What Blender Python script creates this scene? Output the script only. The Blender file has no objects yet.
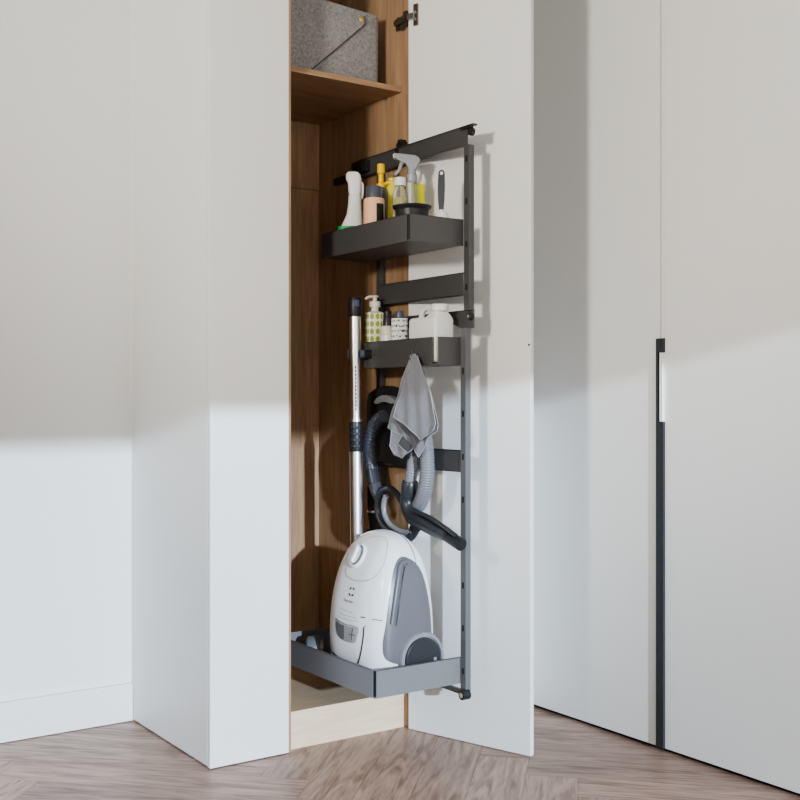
import bpy, bmesh, math, random
from mathutils import Vector, Matrix
from mathutils.bvhtree import BVHTree
random.seed(7)
C = bpy.context.scene.collection
SR = Vector((.8216, -.570, 0))      # a horizontal direction in which bottles are seen broadside

# ------------------------------------------------------------------ materials
def lin(c):
    return tuple((x/255/12.92 if x/255 <= .04045 else ((x/255+.055)/1.055)**2.4) for x in c)
def mat(name, col, rough=.5, metal=0, bump=0, bscale=200, var=0, vscale=8, coat=0, trans=0, spec=.5, ior=1.45, stretch=(1, 1, 1), sheen=0):
    m = bpy.data.materials.new(name); m.use_nodes = True
    nt = m.node_tree; b = nt.nodes['Principled BSDF']
    b.inputs['Base Color'].default_value = (*col, 1)
    b.inputs['Roughness'].default_value = rough; b.inputs['Metallic'].default_value = metal
    b.inputs['Specular IOR Level'].default_value = spec; b.inputs['IOR'].default_value = ior
    b.inputs['Coat Weight'].default_value = coat; b.inputs['Transmission Weight'].default_value = trans
    b.inputs['Sheen Weight'].default_value = sheen
    tc = nt.nodes.new('ShaderNodeTexCoord'); mp = nt.nodes.new('ShaderNodeMapping')
    mp.inputs['Scale'].default_value = stretch
    nt.links.new(tc.outputs['Object'], mp.inputs['Vector'])
    if var:
        n = nt.nodes.new('ShaderNodeTexNoise'); n.inputs['Scale'].default_value = vscale; n.inputs['Detail'].default_value = 6
        r = nt.nodes.new('ShaderNodeMapRange'); r.inputs['To Min'].default_value = 1-var; r.inputs['To Max'].default_value = 1+var
        r.inputs['From Min'].default_value = .25; r.inputs['From Max'].default_value = .75
        mx = nt.nodes.new('ShaderNodeVectorMath'); mx.operation = 'SCALE'; mx.inputs[0].default_value = col
        nt.links.new(mp.outputs[0], n.inputs['Vector']); nt.links.new(n.outputs['Fac'], r.inputs['Value'])
        nt.links.new(r.outputs[0], mx.inputs['Scale']); nt.links.new(mx.outputs[0], b.inputs['Base Color'])
    if bump:
        n = nt.nodes.new('ShaderNodeTexNoise'); n.inputs['Scale'].default_value = bscale; n.inputs['Detail'].default_value = 3
        bp = nt.nodes.new('ShaderNodeBump'); bp.inputs['Strength'].default_value = bump; bp.inputs['Distance'].default_value = .002
        nt.links.new(mp.outputs[0], n.inputs['Vector']); nt.links.new(n.outputs['Fac'], bp.inputs['Height']); nt.links.new(bp.outputs[0], b.inputs['Normal'])
    return m
def oak(name, light, dark, stretch, rough=.55, fine=1):
    m = bpy.data.materials.new(name); m.use_nodes = True
    nt = m.node_tree; b = nt.nodes['Principled BSDF']; b.inputs['Roughness'].default_value = rough
    b.inputs['Specular IOR Level'].default_value = .3
    tc = nt.nodes.new('ShaderNodeTexCoord'); mp = nt.nodes.new('ShaderNodeMapping'); mp.inputs['Scale'].default_value = stretch
    nt.links.new(tc.outputs['Object'], mp.inputs['Vector'])
    w = nt.nodes.new('ShaderNodeTexNoise'); w.inputs['Scale'].default_value = 2.2; w.inputs['Detail'].default_value = 8; w.inputs['Distortion'].default_value = 1.4
    g = nt.nodes.new('ShaderNodeTexNoise'); g.inputs['Scale'].default_value = 11*fine; g.inputs['Detail'].default_value = 5
    nt.links.new(mp.outputs[0], w.inputs['Vector']); nt.links.new(mp.outputs[0], g.inputs['Vector'])
    mx = nt.nodes.new('ShaderNodeMath'); mx.operation = 'MULTIPLY_ADD'; mx.inputs[1].default_value = .45
    h = nt.nodes.new('ShaderNodeMath'); h.operation = 'MULTIPLY'; h.inputs[1].default_value = .55
    nt.links.new(w.outputs['Fac'], h.inputs[0]); nt.links.new(g.outputs['Fac'], mx.inputs[0]); nt.links.new(h.outputs[0], mx.inputs[2])
    cr = nt.nodes.new('ShaderNodeValToRGB'); cr.color_ramp.elements[0].position = .36; cr.color_ramp.elements[1].position = .62
    cr.color_ramp.elements[0].color = (*dark, 1); cr.color_ramp.elements[1].color = (*light, 1)
    nt.links.new(mx.outputs[0], cr.inputs['Fac']); nt.links.new(cr.outputs[0], b.inputs['Base Color'])
    bp = nt.nodes.new('ShaderNodeBump'); bp.inputs['Strength'].default_value = .12; bp.inputs['Distance'].default_value = .001
    nt.links.new(g.outputs['Fac'], bp.inputs['Height']); nt.links.new(bp.outputs[0], b.inputs['Normal'])
    return m
OL, OD = (.44, .29, .175), (.30, .185, .106)
M = dict(
    wall=mat('wall_paint', (.76, .76, .755), .75, bump=.05, bscale=300, spec=.3),
    lacquer=mat('white_lacquer', (.80, .80, .79), .38, bump=.015, bscale=60, spec=.35),
    lacquer_edge=mat('white_lacquer_edge', (.84, .84, .84), .4),
    gap=mat('shadow_gap_black', (.012, .012, .012), .7),
    oak_v=oak('oak_vertical_grain', OL, OD, (9, 9, .7)),
    oak_h=oak('oak_depth_grain', OL, OD, (.8, 9, 9)),
    oak_pl=oak('oak_plinth_grain', (.78, .63, .48), (.68, .52, .37), (.8, 9, 9)),
    graph=mat('graphite_metal', (.090, .089, .090), .40, metal=.15, bump=.06, bscale=700, spec=.6),
    graph_sunlit=mat('graphite_metal_sunlit', (.185, .188, .20), .42, bump=.06, bscale=700, spec=.6),  # lighter copy of graph: sunlight on the lower tray put into the colour
    graph_sunlit_post=mat('graphite_metal_sunlit_post', (.13, .132, .14), .42, spec=.6),  # same for the lower front post, sunlight put into the colour
    graph_d=mat('dark_metal', (.022, .022, .023), .45, spec=.5),
    steel=mat('zinc_steel', (.45, .45, .45), .35, metal=1),
    hinge=mat('bronzed_hinge_metal', (.20, .17, .13), .35, metal=.9),
    chrome=mat('brushed_chrome', (.80, .80, .81), .33, metal=1, bump=.02, bscale=400),
    black=mat('black_plastic', (.02, .02, .022), .4),
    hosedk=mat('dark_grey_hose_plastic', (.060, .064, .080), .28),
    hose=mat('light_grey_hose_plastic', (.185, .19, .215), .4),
    vacw=mat('vacuum_white_plastic', (.84, .85, .87), .22, coat=.3),
    vacg=mat('vacuum_grey_plastic', (.135, .138, .155), .33, var=.04, vscale=5),
    vacg2=mat('vacuum_mid_grey_plastic', (.235, .24, .265), .3),
    vacd=mat('vacuum_dark_grey_plastic', (.034, .036, .043), .30),
    print_=mat('grey_print', (.05, .052, .06), .5),
    printl=mat('pale_grey_print', (.28, .29, .31), .5),
    silver=mat('silver_panel', (.42, .43, .44), .3, metal=.3),
    felt=mat('grey_wool_felt', (.25, .245, .24), .95, bump=.9, bscale=220, var=.35, vscale=130, sheen=.4),
    felt_d=mat('dark_felt_edge', (.07, .068, .065), .95),
    brass=mat('brass_rivet', (.75, .5, .16), .3, metal=.9),
    cloth=mat('grey_microfibre', (.225, .232, .258), .9, bump=.5, bscale=500, var=.06, vscale=90, sheen=.3),
    cloth_h=mat('grey_hem', (.33, .34, .37), .85),
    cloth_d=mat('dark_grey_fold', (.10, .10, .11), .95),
    wplast=mat('white_bottle_plastic', (.80, .80, .78), .32),
    cream=mat('cream_plastic', (.72, .70, .60), .35),
    green=mat('green_label', (.02, .33, .10), .5),
    peach=mat('peach_plastic', (.86, .52, .32), .4),
    yellow=mat('yellow_plastic', (.95, .58, .004), .35),
    paley=mat('pale_yellow_bottle', (.86, .74, .09), .25, var=.12, vscale=25),
    lime=mat('lime_yellow_plastic', (.80, .80, .03), .4),
    clear=mat('clear_plastic', (.93, .94, .93), .06, trans=.85, ior=1.25),
    liquid=mat('pale_yellow_liquid', (.90, .82, .22), .1, trans=.3, ior=1.3),
    greyp=mat('translucent_grey_plastic', (.36, .38, .40), .25, trans=.15),
    smoke=mat('smoky_blue_plastic', (.085, .095, .12), .3),
    navy=mat('blue_grey_plastic', (.10, .14, .21), .35),
)
def pattern(name, base, ink, kind):
    m = mat(name, base, .4); nt = m.node_tree; b = nt.nodes['Principled BSDF']
    uv = nt.nodes.new('ShaderNodeUVMap'); sp = nt.nodes.new('ShaderNodeSeparateXYZ'); nt.links.new(uv.outputs[0], sp.inputs[0])
    def mth(op, a, c=None):
        n = nt.nodes.new('ShaderNodeMath'); n.operation = op
        for i, q in enumerate((a, c)):
            if q is None: continue
            if isinstance(q, (int, float)): n.inputs[i].default_value = q
            else: nt.links.new(q, n.inputs[i])
        return n.outputs[0]
    nu, nv = (16, 7) if kind == 'dots' else (7, 9)
    x = mth('MULTIPLY', sp.outputs[0], nu); y = mth('MULTIPLY', sp.outputs[1], nv)
    fx = mth('SUBTRACT', mth('FRACT', x), .5); fy = mth('SUBTRACT', mth('FRACT', y), .5)
    if kind == 'dots':
        d = mth('SQRT', mth('ADD', mth('MULTIPLY', fx, fx), mth('MULTIPLY', fy, fy)))
        f = mth('LESS_THAN', d, .38)
    else:
        n = nt.nodes.new('ShaderNodeTexNoise'); n.inputs['Scale'].default_value = 26; n.inputs['Detail'].default_value = 1
        mp = nt.nodes.new('ShaderNodeMapping'); mp.inputs['Scale'].default_value = (2.2, .6, 1)
        nt.links.new(uv.outputs[0], mp.inputs[0]); nt.links.new(mp.outputs[0], n.inputs['Vector'])
        f = mth('MULTIPLY', mth('LESS_THAN', mth('ABSOLUTE', fy), .22), mth('GREATER_THAN', n.outputs['Fac'], .5))
    mx = nt.nodes.new('ShaderNodeMix'); mx.data_type = 'RGBA'
    mx.inputs[6].default_value = (*base, 1); mx.inputs[7].default_value = (*ink, 1)
    nt.links.new(f, mx.inputs[0]); nt.links.new(mx.outputs[2], b.inputs['Base Color'])
    return m
M['dots'] = pattern('green_dot_label', (.78, .77, .66), (.30, .36, .03), 'dots')
M['packet'] = pattern('grey_lettered_label', (.76, .76, .74), (.06, .06, .07), 'text')

# ------------------------------------------------------------------ building helpers
def empty(name, loc, label, cat, group=None, rotz=0):
    o = bpy.data.objects.new(name, None); C.objects.link(o); o.location = loc; o.rotation_euler = (0, 0, rotz)
    o.empty_display_size = .05; o['label'] = label; o['category'] = cat
    if group: o['group'] = group
    return o
def tag(o, label, cat, group=None):
    o['label'] = label; o['category'] = cat
    if group: o['group'] = group
    return o
def wloc(p):
    v = Vector((0, 0, 0))
    while p is not None: v += p.location; p = p.parent
    return v
def obj(name, bm, m, parent=None, loc=None, smooth=None, label=None, bevel=0, kind=None):
    """bm is given in scene coordinates; the mesh is shifted to its parent / own base point."""
    if bevel:
        bmesh.ops.bevel(bm, geom=list(bm.edges), offset=bevel, segments=2, profile=.6, affect='EDGES', clamp_overlap=True)
    bmesh.ops.recalc_face_normals(bm, faces=bm.faces)
    off = wloc(parent) if parent else Vector((0, 0, 0))
    pts = [v.co for v in bm.verts]
    if loc is None:
        lo = [min(p[i] for p in pts) for i in range(3)]; hi = [max(p[i] for p in pts) for i in range(3)]
        loc = Vector(((lo[0]+hi[0])/2, (lo[1]+hi[1])/2, lo[2]))
    loc = Vector(loc)
    bmesh.ops.translate(bm, verts=bm.verts, vec=-loc)
    me = bpy.data.meshes.new(name); bm.to_mesh(me); bm.free()
    for x in (m if isinstance(m, (list, tuple)) else [m]): me.materials.append(x)
    o = bpy.data.objects.new(name, me); C.objects.link(o)
    o.location = loc-off
    if parent: o.parent = parent
    if smooth is not None:
        for p in me.polygons: p.use_smooth = True
        me.set_sharp_from_angle(angle=math.radians(smooth))
    if label: o['label'] = label
    if kind: o['kind'] = kind
    return o
def struct(name, bm, m, **k):
    return obj(name, bm, m, kind='structure', **k)
def box(bm, a, b):
    vs = [bm.verts.new((x, y, z)) for x in (a[0], b[0]) for y in (a[1], b[1]) for z in (a[2], b[2])]
    fs = [(0, 1, 3, 2), (4, 6, 7, 5), (0, 4, 5, 1), (2, 3, 7, 6), (0, 2, 6, 4), (1, 5, 7, 3)]
    for f in fs: bm.faces.new([vs[i] for i in f])
    return vs
def B(a, b):
    bm = bmesh.new(); box(bm, a, b); return bm
def rot(bm, ang, piv, axis='Z', verts=None):
    bmesh.ops.rotate(bm, verts=verts or bm.verts, cent=Vector(piv), matrix=Matrix.Rotation(ang, 3, axis))
    return bm
def loft(bm, rings, cap=True, uv=False):
    rr = [[bm.verts.new(p) for p in r] for r in rings]; n = len(rr[0]); fs = []
    L = bm.loops.layers.uv.verify() if uv else None
    for i in range(len(rr)-1):
        for j in range(n):
            f = bm.faces.new((rr[i][j], rr[i][(j+1) % n], rr[i+1][(j+1) % n], rr[i+1][j]))
            if uv:
                for l, (a, b) in zip(f.loops, ((j, i), (j+1, i), (j+1, i+1), (j, i+1))): l[L].uv = (a/n, b/(len(rr)-1))
    if cap:
        bm.faces.new(rr[0][::-1]); bm.faces.new(rr[-1])
    return bm
def ell(c, rx, ry, z, n=32, p=2, ax=None):
    """superellipse ring; ax = direction of the rx axis"""
    ax = Vector(ax) if ax else Vector((1, 0, 0)); ay = Vector((-ax.y, ax.x, 0)); out = []
    for i in range(n):
        t = 2*math.pi*i/n; ct, st = math.cos(t), math.sin(t)
        x = rx*math.copysign(abs(ct)**(2/p), ct); y = ry*math.copysign(abs(st)**(2/p), st)
        q = ax*x+ay*y; out.append(Vector((c[0]+q.x, c[1]+q.y, z)))
    return out
def lathe(c, prof, n=32, bm=None, uv=False):
    bm = bm or bmesh.new()
    return loft(bm, [ell(c, max(r, .0004), max(r, .0004), z, n) for r, z in prof], uv=uv)
def frames(pts):
    T = []
    for i in range(len(pts)):
        a = pts[max(i-1, 0)]; b = pts[min(i+1, len(pts)-1)]; T.append((b-a).normalized())
    up = Vector((0, 0, 1)) if abs(T[0].z) < .9 else Vector((1, 0, 0))
    N = (up-T[0]*up.dot(T[0])).normalized(); out = []
    for t in T:
        N = (N-t*N.dot(t)).normalized(); out.append((t, N, t.cross(N)))
    return out
def smooth_path(P, k=10, rad=None):
    P = [Vector(p) for p in P]; out = []; R = []
    for i in range(len(P)-1):
        p0 = P[max(i-1, 0)]; p1 = P[i]; p2 = P[i+1]; p3 = P[min(i+2, len(P)-1)]
        for j in range(k):
            t = j/k
            out.append(.5*((2*p1)+(-p0+p2)*t+(2*p0-5*p1+4*p2-p3)*t*t+(-p0+3*p1-3*p2+p3)*t**3))
            if rad: R.append(rad[i]*(1-t)+rad[i+1]*t)
    out.append(P[-1]); R.append(rad[-1]) if rad else None
    return (out, R) if rad else out
def tube(pts, r, n=16, bm=None, flat=1, cap=True):
    bm = bm or bmesh.new(); pts = [Vector(p) for p in pts]; fr = frames(pts); rings = []
    for i, (p, (t, N, Bn)) in enumerate(zip(pts, fr)):
        q = r[i] if isinstance(r, (list, tuple)) else r
        rings.append([p+N*q*math.cos(2*math.pi*j/n)+Bn*q*flat*math.sin(2*math.pi*j/n) for j in range(n)])
    return loft(bm, rings, cap)
def ribbed(P, r, pitch=.0075, depth=.0016, k=26):
    """corrugated hose"""
    pts = smooth_path(P, k); L = [0]
    for a, b in zip(pts, pts[1:]): L.append(L[-1]+(b-a).length)
    n = int(L[-1]/pitch*6); out = []; R = []; j = 0
    for i in range(n+1):
        s = L[-1]*i/n
        while j < len(L)-2 and L[j+1] < s: j += 1
        t = (s-L[j])/max(L[j+1]-L[j], 1e-9); out.append(pts[j].lerp(pts[j+1], t))
        R.append(r-depth*(.5+.5*math.cos(2*math.pi*s/pitch)))
    return tube(out, R, 18)
def prism(outline, d, bm=None):
    """outline: list of points (Vector-like); extruded by vector d"""
    bm = bm or bmesh.new(); d = Vector(d)
    a = [bm.verts.new(Vector(p)) for p in outline]; b = [bm.verts.new(Vector(p)+d) for p in outline]; n = len(a)
    bm.faces.new(a[::-1]); bm.faces.new(b)
    for i in range(n): bm.faces.new((a[i], a[(i+1) % n], b[(i+1) % n], b[i]))
    return bm
def closed_smooth(P, k=6):
    P = [Vector(p) for p in P]; n = len(P); out = []
    for i in range(n):
        p0, p1, p2, p3 = P[i-1], P[i], P[(i+1) % n], P[(i+2) % n]
        for j in range(k):
            t = j/k
            out.append(.5*((2*p1)+(-p0+p2)*t+(2*p0-5*p1+4*p2-p3)*t*t+(-p0+3*p1-3*p2+p3)*t**3))
    return out

# ------------------------------------------------------------------ the room
TOP = 2.62; WALLV = .617
# herringbone floor: every board gets its own tint and grain direction through vertex data
def floor():
    bm = bmesh.new(); L = bm.loops.layers.uv.new('UVMap'); col = bm.loops.layers.color.new('tint')
    W, LEN = .15, .90; n = 6; s2 = math.radians(45); g = .0004
    def board(x, y, w, h, alongx):
        c, s = math.cos(s2), math.sin(s2)
        ps = [(x+g, y+g), (x+w-g, y+g), (x+w-g, y+h-g), (x+g, y+h-g)]
        cx, cy = x+w/2, y+h/2
        wc = (cx*c-cy*s+.2, cx*s+cy*c-1.3)
        if not (-3.6 < wc[0] < 2.2 and -5 < wc[1] < 1.0): return
        vs = [bm.verts.new((a*c-b*s+.2, a*s+b*c-1.3, 0)) for a, b in ps]
        f = bm.faces.new(vs); r = random.random(); o = random.uniform(0, 50)
        for l, (a, b) in zip(f.loops, ps):
            l[L].uv = ((a-x)/1, (b-y)/1+o) if alongx else ((b-y)/1, (a-x)/1+o)
            l[col] = (r, random.random()*0+r, r, 1)
    R = 48
    for i in range(-R, R):
        for k in range(-9, 9):
            x0 = i*W+k*LEN*1.0; 
            # horizontal board starting on a staircase, and the vertical one that butts against it
            board(i*W+k*2*LEN, i*W, LEN, W, True)
            board(i*W+LEN+k*2*LEN, i*W+W-LEN, W, LEN, False)
    return bm
def floor_mat():
    m = bpy.data.materials.new('smoked_oak_herringbone'); m.use_nodes = True; nt = m.node_tree; b = nt.nodes['Principled BSDF']
    b.inputs['Roughness'].default_value = .42; b.inputs['Specular IOR Level'].default_value = .4
    uv = nt.nodes.new('ShaderNodeUVMap'); uv.uv_map = 'UVMap'; mp = nt.nodes.new('ShaderNodeMapping'); mp.inputs['Scale'].default_value = (1.6, 14, 1)
    nt.links.new(uv.outputs[0], mp.inputs[0])
    n1 = nt.nodes.new('ShaderNodeTexNoise'); n1.inputs['Scale'].default_value = 1.6; n1.inputs['Detail'].default_value = 8; n1.inputs['Distortion'].default_value = 2.2
    n2 = nt.nodes.new('ShaderNodeTexNoise'); n2.inputs['Scale'].default_value = 9; n2.inputs['Detail'].default_value = 4
    nt.links.new(mp.outputs[0], n1.inputs['Vector']); nt.links.new(mp.outputs[0], n2.inputs['Vector'])
    a = nt.nodes.new('ShaderNodeMath'); a.operation = 'MULTIPLY_ADD'; a.inputs[1].default_value = .3
    h = nt.nodes.new('ShaderNodeMath'); h.operation = 'MULTIPLY'; h.inputs[1].default_value = .7
    nt.links.new(n1.outputs['Fac'], h.inputs[0]); nt.links.new(n2.outputs['Fac'], a.inputs[0]); nt.links.new(h.outputs[0], a.inputs[2])
    cr = nt.nodes.new('ShaderNodeValToRGB'); e = cr.color_ramp.elements
    e[0].position = .36; e[0].color = (.24, .155, .12, 1); e[1].position = .64; e[1].color = (.54, .39, .325, 1)
    k = e.new(.5); k.color = (.41, .285, .23, 1)
    nt.links.new(a.outputs[0], cr.inputs['Fac'])
    ca = nt.nodes.new('ShaderNodeVertexColor'); ca.layer_name = 'tint'
    mr = nt.nodes.new('ShaderNodeMapRange'); mr.inputs['To Min'].default_value = .84; mr.inputs['To Max'].default_value = 1.16
    nt.links.new(ca.outputs[0], mr.inputs['Value'])
    sc = nt.nodes.new('ShaderNodeVectorMath'); sc.operation = 'SCALE'
    nt.links.new(cr.outputs[0], sc.inputs[0]); nt.links.new(mr.outputs[0], sc.inputs['Scale']); nt.links.new(sc.outputs[0], b.inputs['Base Color'])
    bp = nt.nodes.new('ShaderNodeBump'); bp.inputs['Strength'].default_value = .15; bp.inputs['Distance'].default_value = .001
    nt.links.new(n2.outputs['Fac'], bp.inputs['Height']); nt.links.new(bp.outputs[0], b.inputs['Normal'])
    return m
M['floor'] = floor_mat()
fl = struct('floor', floor(), [M['floor']], loc=(0, 0, 0))
bm = B((-3.6, -4.3, -.05), (2.2, .9, -.0015)); struct('floor_joints', bm, mat('joint_brown', (.10, .07, .055), .8), parent=fl)
struct('ceiling', B((-3.6, -4.3, 2.66), (2.2, .9, 2.72)), M['wall'])
struct('wall_left', B((-3.6, WALLV, 0), (0.0, WALLV+.1, 2.66)), M['wall'])
bm = B((-3.6, WALLV-.016, .002), (-.0015, WALLV, .128)); struct('baseboard_left', bm, M['wall'], bevel=.002)
# wall with a tall window opening behind the camera: the daylight comes in through it
RV = -4.2; W0, W1, ZH = -2.3, 1.15, 1.948
bm = bmesh.new(); box(bm, (-3.6, RV-.1, 0), (W0, RV, 2.66)); box(bm, (W1, RV-.1, 0), (2.2, RV, 2.66)); box(bm, (W0, RV-.1, ZH), (W1, RV, 2.66))
struct('wall_rear', bm, M['wall'])
struct('wall_side_blocker', B((-3.7, -4.3, 0), (-3.6, .72, 2.66)), M['wall'])  # unseen wall, added to cut ambient light from the left
bm = bmesh.new()
for x in (W0, W1-.05): box(bm, (x, RV-.09, 0), (x+.05, RV-.03, ZH))
box(bm, (W0+.05, RV-.09, ZH-.04), (W1-.05, RV-.03, ZH+.0)); box(bm, (W0+.05, RV-.09, 0), (W1-.05, RV-.03, .03))
struct('window_1', bm, M['lacquer'])
# built-in wardrobe to the right, at right angles to the corner cabinet
WU = 1.21; WGAP = -.634
wr = empty('built_in_wardrobe', (WU, -1.0, 0), 'white floor-to-ceiling wardrobe with flat closed doors and black edge grip, at right', 'wardrobe')
obj('carcass', B((WU+.022, -2.3, .0), (WU+.62, .6, TOP)), M['gap'], wr, label='dark recessed carcass')
obj('door', B((WU, WGAP+.0022, .014), (WU+.02, -.024, TOP)), M['lacquer'], wr, bevel=.0012)
bm = bmesh.new(); box(bm, (WU, -1.30, .014), (WU+.02, WGAP-.0145, TOP))
d2 = obj('door', bm, M['lacquer'], wr, bevel=.0012)
obj('door', B((WU, -2.3, .014), (WU+.02, -1.303, TOP)), M['lacquer'], wr, bevel=.0012)
zt = (1.2, -0.656, 1.269)[2]; zs = (1.2, -0.656, 1.226)[2]; ze = (1.2, -0.656, 1.013)[2]
# door edge above the grip, with a thin gap
bm = bmesh.new(); box(bm, (WU, WGAP-.0145, zt), (WU+.02, WGAP-.0018, TOP)); obj('edge_strip', bm, M['lacquer'], d2)
bm = bmesh.new(); box(bm, (WU-.009, WGAP-.0175, .014), (WU+.012, WGAP+.0125, ze))
box(bm, (WU-.009, WGAP-.0175, zs), (WU+.012, WGAP+.0125, zt)); box(bm, (WU-.009, WGAP+.0035, ze), (WU+.012, WGAP+.0125, zs))
obj('edge_grip', bm, mat('grip_charcoal', (.035, .037, .042), .4), d2, label='black vertical edge grip profile', bevel=.0008)
obj('grip_lip', B((WU-.010, WGAP-.0145, ze+.001), (WU+.012, WGAP-.003, zs-.001)), M['lacquer'], d2, bevel=.001, label='white lip beside the black grip')

# ------------------------------------------------------------------ corner cabinet
cab = empty('tall_cabinet', (.35, .3, 0), 'tall white corner cabinet with oak interior and its door standing open', 'cabinet')
obj('side_panel', B((0, .0205, .006), (.018, WALLV, TOP)), M['lacquer'], cab, bevel=.0008)
obj('front_panel', B((0, 0, .003), (.262, .0185, TOP)), M['lacquer'], cab, bevel=.0015)
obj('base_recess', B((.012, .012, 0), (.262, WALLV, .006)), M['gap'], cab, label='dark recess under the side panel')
obj('partition', B((.262, .0015, .004), (.270, WALLV-.022, TOP)), M['oak_v'], cab, label='oak partition with visible front edge')
bk = bmesh.new(); zb = (0.597, 0.58, 1.858)[2]
box(bk, (.270, .582, .10), (.712, .60, zb-.002)); box(bk, (.270, .580, zb), (.712, .60, TOP))
obj('back_panel', bk, M['oak_v'], cab, bevel=.0008)
obj('inner_side', B((.712, .002, .003), (.730, WALLV, TOP)), M['oak_v'], cab, label='oak right inner side')
obj('outer_filler', B((.735, .0, .012), (1.205, .018, TOP)), M['lacquer'], cab)
obj('plinth', B((.2705, .030, .0), (.711, .046, .100)), M['oak_pl'], cab)
obj('bottom_board', B((.2705, .028, .1005), (.711, .58, .117)), M['oak_pl'], cab)
zsh = (0.726, 0.05, 2.115)[2]
sh = obj('shelf', B((.2705, .045, zsh-.014), (.7105, .579, zsh+.004)), M['oak_h'], cab, bevel=.001)
for (x, y) in ((.7075, .13), (.7075, .45), (.2745, .13), (.2745, .45)):
    bm = bmesh.new(); tube([(x-.006, y, zsh-.018), (x+.004, y, zsh-.018)], .0035, 12, bm); obj('shelf_pin', bm, M['steel'], sh, smooth=40)
# the open door: 107 degrees
ang = math.atan2(-.455, .142)
dd = Vector((math.cos(ang), math.sin(ang), 0)); dn = Vector((-dd.y, dd.x, 0))     # dn points behind the door (away from the opening)
HX = Vector((.706, -.001, 0))
def dbox(bm, s0, s1, n0, n1, z0, z1):
    P = [HX+dd*s+dn*n+Vector((0, 0, z)) for s in (s0, s1) for n in (n0, n1) for z in (z0, z1)]
    vs = [bm.verts.new(p) for p in P]
    for f in [(0, 1, 3, 2), (4, 6, 7, 5), (0, 4, 5, 1), (2, 3, 7, 6), (0, 2, 6, 4), (1, 5, 7, 3)]: bm.faces.new([vs[i] for i in f])
    return bm
door = obj('door', dbox(bmesh.new(), .002, .467, 0, .019, .002, TOP), M['lacquer'], cab, bevel=.0018, label='white cabinet door standing open')
q = (0.842, -0.443, 1.246)
bm = bmesh.new(); c = HX+dd*.462; tube([Vector((c.x, c.y, 1.247))-dn*.002, Vector((c.x, c.y, 1.247))+dn*.001], .0035, 14, bm)
obj('bumper', bm, M['graph'], door, smooth=40, label='small grey door stop dot')
def hinge(z):
    h = obj('hinge', dbox(bmesh.new(), .026, .044, -.006, -.0005, z-.036, z+.034), M['hinge'], door, bevel=.001, label='metal concealed hinge')
    bm = bmesh.new(); dbox(bm, .004, .032, -.012, -.004, z-.014, z+.006)
    c = HX+dd*.034-dn*.006; tube([Vector((c.x, c.y, z+.006)), Vector((c.x, c.y, z+.006))-dn*.004], .006, 12, bm)
    tube([Vector((c.x, c.y, z-.016)), Vector((c.x, c.y, z-.016))-dn*.003], .005, 12, bm)
    obj('hinge_arm', bm, M['steel'], h, bevel=.001)
    bm = bmesh.new()
    box(bm, (.702, .004, z-.030), (.7118, .022, z+.022)); box(bm, (.694, .000, z-.016), (.706, .062, z+.004)); box(bm, (.700, .02, z-.036), (.7118, .036, z-.01))
    box(bm, (.703, .050, z-.030), (.7118, .066, z+.000))
    for (y, zz) in ((.03, -.014), (.062, -.006), (.04, .004)): tube([(.698, y, z+zz), (.693, y, z+zz)], .0045, 10, bm)
    obj('hinge_plate', bm, M['hinge'], h, bevel=.0008)
for z in (2.337, .32): hinge(z)

# ------------------------------------------------------------------ pull-out organiser
UF = .69; VF = -.309
org = empty('pull_out_organiser', (.6, -.05, .12), 'charcoal metal pull-out frame with three trays standing out of the cabinet', 'organiser')
G = M['graph']
rz1 = 1.912; rz0 = 1.852
bm = bmesh.new(); box(bm, (UF, -.335, rz0), (UF+.004, .27, rz1)); box(bm, (UF-.0, -.362, rz1-.004), (UF+.018, .27, rz1+.001)); box(bm, (UF, -.31, rz0-.001), (UF+.014, .27, rz0+.003))
rail = obj('top_rail', bm, G, org, bevel=.0008)
bm = bmesh.new(); box(bm, (UF-.008, -.360, rz1-.012), (UF+.004, -.31, rz1-.003)); tube([(UF+.000, -.348, rz1-.022), (UF+.012, -.348, rz1-.022)], .012, 16, bm)
obj('roller', bm, M['graph_d'], rail, smooth=40)
obj('fixed_rail', B((.700, .02, 1.856), (.7118, .46, 1.880)), M['graph_d'], org, bevel=.001)
bm = bmesh.new(); box(bm, (.694, .010, 1.905), (.7115, .05, 1.93)); box(bm, (.688, .016, 1.926), (.7115, .034, 1.937)); box(bm, (.685, .03, 1.885), (.712, .045, 1.912))
obj('rail_bracket', bm, M['graph_d'], org, bevel=.001)
bm = bmesh.new(); box(bm, (.670, .20, 1.862), (.70, .26, 1.90)); box(bm, (.676, .24, 1.884), (.705, .30, 1.905)); tube([(.665, .23, 1.88), (.672, .23, 1.88)], .014, 14, bm)
obj('rail_carriage', bm, M['graph_d'], org, bevel=.001)
def post(vc, z0, z1, nm='upright', UF=UF, G=M['graph']):
    bm = bmesh.new(); box(bm, (UF, vc-.013, z0), (UF+.020, vc+.013, z1))
    p = obj(nm, bm, G, org, bevel=.0015)
    z = z0+.07
    while z < z1-.04:
        obj('slot_hole', B((UF-.0006, vc-.004, z-.009), (UF+.001, vc+.004, z+.009)), M['gap'], p); z += .13
    return p
post(-.331, 1.352, 1.853); post(-.3235, .188, 1.298, UF=UF-.007, G=M['graph_sunlit_post']); post(.150, 1.352, 1.85); post(.150, .14, 1.298)
def bar(z0, z1, v0=-.318, v1=.14, u=UF-.003, nm='cross_bar'):
    bm = bmesh.new(); box(bm, (u, v0, z0), (u+.003, v1, z1)); box(bm, (u, v0, z1-.003), (u+.016, v1, z1)); box(bm, (u, v0, z0), (u+.016, v1, z0+.003))
    return obj(nm, bm, G, org, bevel=.0006)
bar(1.398, 1.468); bar(.860, .927)
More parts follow.
